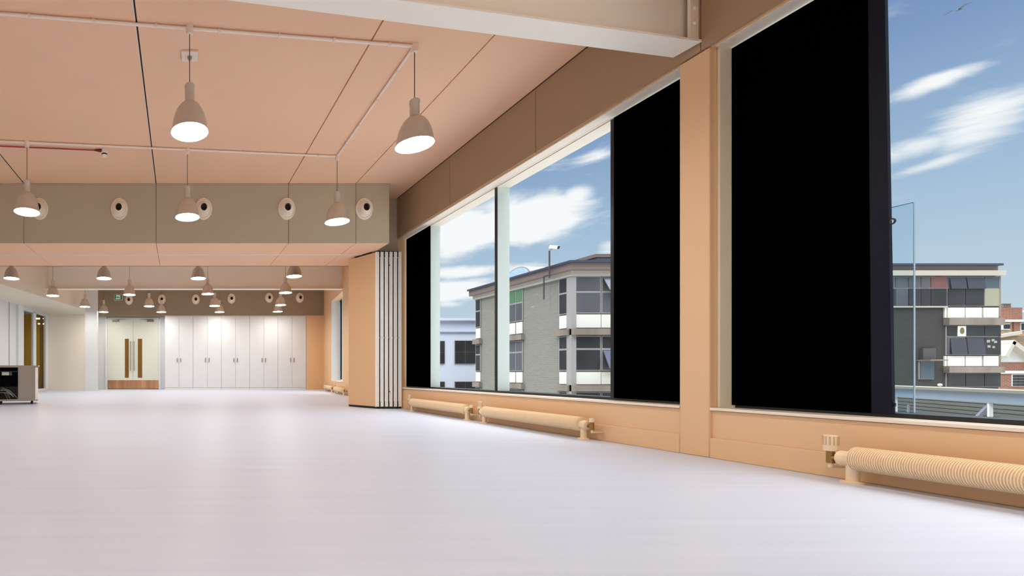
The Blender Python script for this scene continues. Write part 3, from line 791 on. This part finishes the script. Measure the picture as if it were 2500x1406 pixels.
def outbuild(name, label, cat, loc): return empty(name, loc, label, cat)

# building A : side wall on X = 20, front on Y = 22.96
XA, YA, YAf = 20.0, 22.96, 30.34
eA = outbuild('brick_building', 'grey brick office building filling the left window, with corner glazing', 'building', (XA, YA, GZ)); lo = (XA, YA, GZ)
def zA(py): return EYE + (HY-py)*YA/F       # heights read at the corner
def sY(px): return F*XA/(px-CX)
ZR = zA(640)
MB().box((XA, YA, GZ), (30, YAf, zA(673))).build('brick_wall', M_brickg, eA, lo)
MB().box((XA-.15, YA-.15, zA(675)), (30, YAf+.1, zA(662))).build('pale_band', M_stone, eA, lo)
MB().box((XA-.35, YA-.35, zA(662)), (30, YAf+.2, zA(645))).build('roof_fascia', M_rooff, eA, lo)
MB().box((XA-.45, YA-.45, zA(645)), (30, YAf+.25, ZR)).build('roof_edge', M_roofb, eA, lo)
# front glazing
lv = [(675, 713, 765, 768, 800, 803, 818), (820, 852, 905, 908, 938, 940, 955), (957, 990, 1042, 1045, 1078, 1080, 1095)]
def winA_front(x0, x1, py0, py1, m):
    fr = MB()
    X0, X1 = ax(x0, YA), ax(x1, YA)
    fr.box((X0, YA-.06, zA(py1)), (X1, YA-.01, zA(py0)))
    f_ = fr.build('window', M_alu, eA, lo)
    MB().box((X0+.05, YA-.075, zA(py1)+.05), (X1-.05, YA-.055, zA(py0)-.05)).build('pane', m, f_, lo)
for i, (a, tr_, b_, p0, p1, s0, s1) in enumerate(lv):
    for k, (x0, x1) in enumerate(((1400, 1464), (1466, 1530), (1532, 1596), (1598, 1660))):
        winA_front(x0, x1, a, tr_, M_pane2 if (i == 0 and k < 2) else M_pane)
        winA_front(x0, x1, tr_, b_, M_pane2 if (i == 0 or k == 1) else M_pane)
        MB().box((ax(x0, YA), YA-.06, zA(p1)), (ax(x1, YA), YA-.01, zA(p0))).build('spandrel_panel', M_spand, eA, lo)
    MB().box((XA-.1, YA-.3, zA(s1)), (30, YA, zA(s0))).build('floor_slab', M_conc, eA, lo)
    # side columns of windows
    for (x0, x1, m1, m2) in ((1367, 1391, M_pane, M_pane), (1245, 1278, M_greenb if i == 0 else M_pane2, M_pane2), (1163, 1175, M_pane, M_pane)):
        Y1_, Y0_ = sY(x0), sY(x1)
        for (za, zb, m) in ((zA(tr_), zA(a), m1), (zA(b_), zA(tr_), m2)):
            ym = (Y0_+Y1_)/2
            f_ = MB().box((XA-.06, Y0_, za), (XA-.01, Y1_, zb)).build('window', M_alu, eA, lo)
            if x0 == 1245:
                for ya_, yb_ in ((Y0_+.05, ym-.03), (ym+.03, Y1_-.05)): MB().box((XA-.075, ya_, za+.05), (XA-.055, yb_, zb-.05)).build('pane', m, f_, lo)
            else:
                MB().box((XA-.075, Y0_+.05, za+.05), (XA-.055, Y1_-.05, zb-.05)).build('pane', m, f_, lo)
        if x0 == 1245:
            for ya_, yb_ in ((Y0_+.03, (Y0_+Y1_)/2-.04), ((Y0_+Y1_)/2+.04, Y1_-.03)): MB().box((XA-.06, ya_, zA(p1)), (XA-.01, yb_, zA(p0))).build('spandrel_panel', M_spand, eA, lo)
        else:
            MB().box((XA-.06, Y0_+.03, zA(p1)), (XA-.01, Y1_-.03, zA(p0))).build('spandrel_panel', M_spand, eA, lo)
        MB().box((XA-.22, Y0_-.1, zA(s1)), (XA, Y1_+.1, zA(s0))).build('window_slab', M_conc, eA, lo)
MB().box((XA-.1, YA-.1, GZ), (XA+.16, YA+.18, zA(675))).build('corner_post', M_alu, eA, lo)
# opened lights on the front
for (x0, x1, a, b_) in ((1469, 1528, 679, 711), (1469, 1528, 856, 900)):
    X0, X1 = ax(x0, YA), ax(x1, YA); z0, z1 = zA(b_), zA(a)
    MB().add([(X0,YA-.45,z0),(X1,YA-.45,z0),(X1,YA-.1,z1),(X0,YA-.1,z1),(X0,YA-.41,z0),(X1,YA-.41,z0),(X1,YA-.06,z1),(X0,YA-.06,z1)],
             [(0,1,2,3),(7,6,5,4),(0,4,5,1),(1,5,6,2),(2,6,7,3),(3,7,4,0)]).build('open_sash', mat('bluish sash glass', (98, 102, 120), .2), eA, lo)
# rooftop : penthouse, arched rooflight
MB().box((ax(1457, 25), 25, ZR-.2), (30, 29, az_(630, 25))).build('penthouse', M_stone, eA, lo)
MB().box((ax(1455, 25)-.2, 24.8, az_(630, 25)), (30.2, 29.2, az_(622, 25))).build('penthouse_roof', M_rooff, eA, lo)
ed = outbuild('roof_skylight', 'arched glass skylight on the brick building roof', 'skylight', (XA+.3, 27.0, ZR+.12))
pts = [(25.0+.0, 0)]
mb = MB(); n_ = 14
for rr, mm, nm in ((.70, M_alu, 'arch_frame'), (.62, mat('skylight glass', (176, 200, 222), .15), 'glazing')):
    mb = MB(); ring = [(.95*math.cos(math.pi*k/n_)*(rr/.70), 0.8*rr*math.sin(math.pi*k/n_)) for k in range(n_+1)]
    dx = 0 if nm == 'arch_frame' else -.03
    vs_ = [(dx, y, z) for y, z in ring] + [(dx+1.2, y, z) for y, z in ring]; m_ = n_+1
    mb.add(vs_, [tuple(range(m_)), tuple(reversed(range(m_, 2*m_)))] + [(k, k+1, m_+k+1, m_+k) for k in range(n_)] + [(0, m_, 2*m_-1, m_-1)])
    mb.build(nm, mm, ed)
# camera mast
ec = outbuild('security_camera', 'white security camera on a mast at the brick building roof edge', 'security camera', (XA-.55, sY(1367), zA(662)))
ym = sY(1367)
def L3(v): return (v[0]-(XA-.55), v[1]-ym, v[2]-zA(662))
zt_, kk = None, ym/F
zc_ = EYE + (HY-612)*kk
MB().cyl(L3((XA-.55, ym, zA(662)-.2)), L3((XA-.55, ym, zc_)), .035, 10).cyl(L3((XA-.55, ym, zA(663))), L3((XA-.55, sY(1353), zA(663))), .03, 8).cyl(L3((XA-.55, sY(1353), zA(663))), L3((XA-.55, sY(1353), zA(663)-1.25)), .03, 8).build('mast', mat('dark pipe', (58, 58, 64), .5), ec)
MB().bar(L3((XA-.55, ym, zc_)), L3((XA-.47, ym-.1, zc_+.1)), .06, .06).build('bracket', M_alu, ec)
MB().bar(L3((XA-.52, ym-.0, zc_+.2)), L3((XA-.36, ym-.32, zc_+.08)), .17, .17).build('housing', M_white, ec)
MB().bar(L3((XA-.362, ym-.315, zc_+.082)), L3((XA-.345, ym-.35, zc_+.07)), .13, .13).build('lens', M_rubber, ec)

# pale building behind
YP = 36.0
ep = outbuild('pale_building', 'pale blue rendered building behind the grey brick one', 'building', (ax(1100, YP), YP, GZ)); lo = (ax(1100, YP), YP, GZ)
def fr(e, lo, name, x0, y0, x1, y1, Y, m, out=.05, back=.0):
    return MB().box((ax(x0, Y), Y-out, az_(y1, Y)), (ax(x1, Y), Y+back, az_(y0, Y))).build(name, m, e, lo)
MB().box((ax(980, YP), YP, GZ), (ax(1220, YP), YP+8, az_(780, YP))).build('wall', M_white2, ep, lo)
fr(ep, lo, 'cornice', 978, 777, 1222, 783, YP, M_white2, .25, 8.2)
fr(ep, lo, 'string_course', 980, 809, 1220, 811, YP, mat('shadowed course', (170, 178, 198), .8), .12)
for (x0, y0, x1, y1) in ((1040, 832, 1085, 888), (1109, 831, 1160, 888), (1040, 931, 1085, 990), (1109, 931, 1160, 990)):
    f_ = fr(ep, lo, 'window', x0, y0, x1, y1, YP, M_alu, .06)
    xm = (x0+x1)/2; ymid = (y0+y1)/2
    for (a, b_, c, d_) in ((x0+1, y0+1, xm-.6, ymid-.6), (xm+.6, y0+1, x1-1, ymid-.6), (x0+1, ymid+.6, xm-.6, y1-1), (xm+.6, ymid+.6, x1-1, y1-1)):
        MB().box((ax(a, YP), YP-.09, az_(d_, YP)), (ax(c, YP), YP-.05, az_(b_, YP))).build('pane', M_pane, f_, lo)

# building B : seen through the right window
YBb = 27.5
eB = outbuild('brick_building.001', 'dark brick office building with white panels in the right window', 'building', (ax(2200, YBb), YBb, GZ)); lo = (ax(2200, YBb), YBb, GZ)
def B(name, x0, y0, x1, y1, m, out=.05, back=0): return fr(eB, lo, name, x0, y0, x1, y1, YBb, m, out, back)
MB().box((ax(1770, YBb), YBb, GZ), (ax(2437, YBb), YBb+9, az_(675, YBb))).build('brick_wall', M_brickd, eB, lo)
B('pale_band', 1770, 662, 2438, 674, M_stone, .25, 9)
B('roof_fascia', 1770, 651, 2426, 662, M_rooff, .15, 8.5)
B('roof_edge', 1770, 646, 2425, 651, M_roofb, .35, 8.6)
def winB(x0, y0, x1, y1, m):
    f_ = B('window', x0, y0, x1, y1, M_alu, .06)
    MB().box((ax(x0+1.2, YBb), YBb-.09, az_(y1-1.2, YBb)), (ax(x1-1.2, YBb), YBb-.055, az_(y0+1.2, YBb))).build('pane', m, f_, lo)
M_cream2 = mat('cream blind behind glass', (150, 148, 128), .4)
for (x0, x1, mu_, ml_) in ((2140, 2181, M_pane2, M_pane), (2181, 2212, M_pane2, M_pane2), (2212, 2242, M_pane2, M_pane), (2242, 2266, M_pane2, M_pane), (2266, 2306, M_redb, M_pane),
                           (2308, 2351, M_pane2, M_pane), (2351, 2397, M_pane2, M_pane), (2397, 2434, M_blueb, M_cream2)):
    winB(x0, 676, x1, 704, mu_); winB(x0, 704, x1, 748, ml_)
B('sill', 2140, 748, 2306, 751, M_stone, .12)
for (x0, x1) in ((2303, 2307), (2310, 2351), (2353.5, 2393), (2397, 2435)):
    B('spandrel_panel', x0, 751, x1, 776, M_spand, .06); B('spandrel_panel', x0, 869, x1, 894, M_spand, .06)
B('floor_slab', 2303, 777, 2438, 794, M_conc, .22); B('floor_slab', 2303, 895, 2438, 910, M_conc, .22)
for (x0, x1, k) in ((2307, 2351, 0), (2351, 2397, 1), (2397, 2438, 2)):
    winB(x0, 795, x1, 822, M_pane); winB(x0, 822, x1, 867, M_pane2 if k == 0 else M_pane); winB(x0, 911, x1, 945, M_pane)
ps = B('poster', 2331, 796, 2351, 821, mat('white poster', (232, 232, 222), .6), .11)
MB().lathe([(0, 0), (.13, 0), (.13, .01), (0, .01)], 20, o=(ax(2341, YBb), YBb-.115, az_(808, YBb)), d=(0,-1,0), sy=1.5, cap=False).build('oval_emblem', mat('olive emblem', (104, 100, 62), .6), ps, lo)
for (x0, y0, s_) in ((2362, 832, 7), (2373, 829, 10), (2360, 842, 8), (2380, 841, 5), (2365, 852, 6), (2402, 830, 8), (2414, 828, 7), (2404, 843, 7), (2420, 832, 7), (2416, 845, 6)):
    B('paper_sheet', x0, y0, x0+s_, y0+s_*.8, mat('pinned paper', (150, 148, 142), .7), .10)
for (x0, x1, a, b_) in ((2313, 2351, 826, 866), (2353, 2395, 826, 866), (2312, 2350, 680, 706), (2353, 2396, 680, 706)):
    X0, X1 = ax(x0, YBb), ax(x1, YBb); z0, z1 = az_(b_, YBb), az_(a, YBb)
    MB().add([(X0,YBb-.17,z0),(X1,YBb-.17,z0),(X1,YBb-.11,z1),(X0,YBb-.11,z1),(X0,YBb-.14,z0),(X1,YBb-.14,z0),(X1,YBb-.095,z1),(X0,YBb-.095,z1)],
             [(0,1,2,3),(7,6,5,4),(0,4,5,1),(1,5,6,2),(2,6,7,3),(3,7,4,0)]).build('open_sash', mat('sash glass', (62, 62, 70), .25), eB, lo)
winB(2241, 881, 2276, 926, M_blueb); B('window_hood', 2238, 878, 2281, 881, M_conc, .5); B('window_hood', 2246, 850, 2277, 878, mat('dark blind box', (72, 70, 72), .7), .12)
B('side_pier', 2434, 675, 2438, 945, M_conc, .08)

# small brick house and outbuildings right of it
eh = outbuild('brick_house', 'buff brick house with chimney beyond the dark office building', 'house', (ax(2470, 60), 60, GZ)); lo = (ax(2470, 60), 60, GZ)
YH = 60.0
MB().box((ax(2443, YH), YH, GZ), (ax(2560, YH), YH+8, az_(783, YH))).build('wall', M_bricko, eh, lo)
fr(eh, lo, 'parapet', 2441, 781, 2562, 786, YH, M_white, .4, 8.2)
fr(eh, lo, 'projecting_bay', 2486, 757, 2560, 781, YH, M_bricko, -2, 7); fr(eh, lo, 'bay_roof', 2484, 753, 2562, 757, YH, M_white, -1.8, 7.2)
ch = fr(eh, lo, 'chimney', 2464, 751, 2489, 783, YH, M_brickr, .2, 1.5)
for px in (2467, 2473, 2479, 2484):
    MB().lathe([(.14, 0), (.11, .5), (.15, .55), (.15, .62)], 12, o=(ax(px, YH), YH+.6, az_(751, YH)), d=(0,0,1)).build('chimney_pot', M_rooff, ch, lo)
for (x0, x1, y0, y1) in ((2444, 2461, 790, 805), (2487, 2512, 788, 808)):
    f_ = fr(eh, lo, 'window', x0, y0, x1, y1, YH, M_white, .15)
    nn = 3
    for k in range(nn):
        a = x0+1.2+(x1-x0-1.2)*k/nn; MB().box((ax(a, YH), YH-.2, az_(y1-2, YH)), (ax(a+(x1-x0)/nn-1.8, YH), YH-.14, az_(y0+2, YH))).build('pane', M_pane, f_, lo)
fr(eh, lo, 'drainpipe', 2471, 786, 2486, 815, YH, M_brickr, .12)
YG = 50.0
eg = outbuild('brown_outbuilding', 'brown brick lean-to with pale edge beyond the dark office building', 'building', (ax(2470, YG+3), YG+3, GZ)); lo = (ax(2470, YG+3), YG+3, GZ)
MB().box((ax(2437, YG+3), YG+3, GZ), (ax(2560, YG+3), YG+8, az_(820, YG+3))).build('wall', mat('brown brick', (128, 106, 84), .85, brick=((110, 92, 72), (140, 124, 104), .45, .15)), eg, lo)
MB().bar(at(2437, 821, YG+2.9), at(2490, 812, YG+2.9), .3, .35).build('coping', M_stone, eg, lo)
er = outbuild('gabled_workshop', 'red brick workshop with white gable near the window frame', 'building', (ax(2470, YG), YG, GZ)); lo = (ax(2470, YG), YG, GZ)
MB().box((ax(2440, YG), YG, GZ), (ax(2560, YG), YG+2.4, az_(884, YG))).build('wall', M_brickr, er, lo)
gx0, gx1, gx2 = at(2440, 884, YG), at(2452, 838, YG), at(2512, 884, YG)
mb = MB(); v_ = [gx0, gx2, gx1]
mb.add([(p_[0], YG-.05, p_[2]) for p_ in v_] + [(p_[0], YG+2.4, p_[2]) for p_ in v_], [(0,1,2),(5,4,3),(0,3,4,1),(1,4,5,2),(2,5,3,0)]).build('gable', mat('pale gable boards', (186, 190, 188), .7), er, lo)
MB().bar((gx1[0]-.1, YG-.1, gx1[2]+.15), (gx2[0]+.4, YG-.1, gx2[2]-.1), 1.0, .45).build('verge', M_stone, er, lo)
MB().bar((gx1[0]+.1, YG-.1, gx1[2]+.15), (gx0[0]-.3, YG-.1, gx0[2]+.6), 1.0, .35).build('verge', M_stone, er, lo)
fr(er, lo, 'lintel_band', 2441, 905, 2560, 912, YG, M_white, .12)
f_ = fr(er, lo, 'window', 2469, 914, 2520, 943, YG, M_white, .06)
for i in range(4):
    for j in range(4):
        a, b_ = 2470+12.3*i, 915+7*j
        MB().box((ax(a, YG), YG-.09, az_(b_+6.2, YG)), (ax(a+11.4, YG), YG-.055, az_(b_, YG))).build('pane', M_pane, f_, lo)

# tree behind
def tree(label, px, py, Y, rad, h):
    x_, y_, z_ = at(px, py, Y)
    e = outbuild('leafy_tree', label, 'tree', (x_, y_, GZ))
    MB().lathe([(.35, 0), (.25, (z_-GZ)*.5), (.12, z_-GZ)], 10, d=(0,0,1)).build('trunk', mat('bark', (80, 66, 52), .9), e)
    rs = random.Random(int(px)); mb = MB()
    for k in range(420):
        d_ = Vector((rs.gauss(0,1), rs.gauss(0,1), rs.gauss(0,1))).normalized()*rs.uniform(.35, 1)
        c = Vector((d_.x*rad, d_.y*rad, d_.z*h + z_-GZ)); n_ = Vector((rs.gauss(0,1), rs.gauss(0,1), rs.gauss(0,1))).normalized(); t1 = n_.orthogonal().normalized(); t2 = n_.cross(t1); s_ = rs.uniform(.16, .34)
        mb.add([c+t1*s_, c+t2*s_*.6, c-t1*s_, c-t2*s_*.6], [(0,1,2,3)])
    mb.build('foliage', mat('green leaves', (112, 132, 84), .8, var=.3, vscale=(2, 2, 2)), e)
tree('green tree between the dark office building and the chimney', 2448, 770, 66, 1.0, 1.1)

# covered walkway in front
Pw = Vector((20.6, 13.0)); dw = Vector((-.617, -.787)); nw = Vector((-dw.y, dw.x))
nw = Vector((.787, -.617))
ew = outbuild('covered_walkway', 'pale blue steel walkway roof across the foot of the right window', 'walkway', (Pw.x, Pw.y, GZ)); lo = (Pw.x, Pw.y, GZ)
def wk(name, m, t0, t1, n0, n1, z0, z1):
    q = [Pw+dw*t0+nw*n0, Pw+dw*t1+nw*n0, Pw+dw*t1+nw*n1, Pw+dw*t0+nw*n1]
    return MB().prism([(v.x, v.y) for v in q], z0, z1).build(name, m, ew, lo)
zw = lambda py: EYE+(HY-py)*13/F
wk('roof_cap', mat('weathered roof edge', (128, 126, 116), .85), -6, 9, -.1, .5, zw(947.5), zw(942)); wk('beam', mat('pale blue steel', (132, 146, 162), .6), -6, 9, -.02, .16, zw(968), zw(948))
mb = MB()
for k in range(26):
    z1 = zw(968) - .1*k
    q = [Pw+dw*-6+nw*.7, Pw+dw*9+nw*.7, Pw+dw*9+nw*.75, Pw+dw*-6+nw*.75]; mb.prism([(v.x, v.y) for v in q], z1-.085, z1)
q = [Pw+dw*-6+nw*.76, Pw+dw*9+nw*.76, Pw+dw*9+nw*.8, Pw+dw*-6+nw*.8]; mb.prism([(v.x, v.y) for v in q], GZ, zw(968))
mb.build('slatted_wall', mat('grey slats', (128, 132, 128), .8), ew, lo)
for t0 in (-3.4, .02, 3.42, 6.8):
    wk('post', M_white, t0, t0+.055, .0, .05, GZ, zw(968))
    a = Pw+dw*(t0-.02)+nw*.06; b_ = Pw+dw*(t0-.62)+nw*.06
    MB().bar((a.x, a.y, zw(969)), (b_.x, b_.y, zw(969)-.52), .06, .06).build('brace', mat('blue grey brace', (140, 146, 166), .5), ew, lo)
wk('handrail_post', M_alu, .62, .65, .0, .03, GZ, zw(985))
gp = Pw+dw*1.39+nw*.2
eo = outbuild('roof_globe', 'small white globe on the walkway roof', 'globe lamp', (gp.x, gp.y, zw(942)))
MB().lathe([(.03, 0), (.02, .02), (.022, .03)], 10, d=(0,0,1)).build('base', M_alu, eo)
MB().lathe([(.0, .02), (.02, .025), (.035, .045), (.037, .06), (.035, .075), (.02, .095), (0, .1)], 14, d=(0,0,1), cap=False).build('globe', M_white, eo)

# bird in the sky
bx = at(2340, 24, 26)
eb = empty('bird', bx, 'small dark bird flying high in the right window', 'bird')
MB().lathe([(0, -.18), (.03, -.12), (.05, 0), (.04, .1), (.02, .17), (0, .2)], 10, d=(.9, -.3, .25), cap=False).build('body', mat('bird grey', (92, 100, 118), .7), eb)
for s_ in (-1, 1):
    MB().add([(-.06,0,0),(.06,0,.02),(.1,s_*.25,.14),(-.02,s_*.25,.12),(.0,s_*.5,.06),(.04,s_*.5,.07),(-.06,0,.012),(.06,0,.03),(.1,s_*.25,.15),(-.02,s_*.25,.13),(0,s_*.5,.065),(.04,s_*.5,.075)],
             [(0,1,2,3),(3,2,5,4),(9,8,7,6),(10,11,8,9)]).build('wing', mat('bird grey', (92, 100, 118), .7), eb)
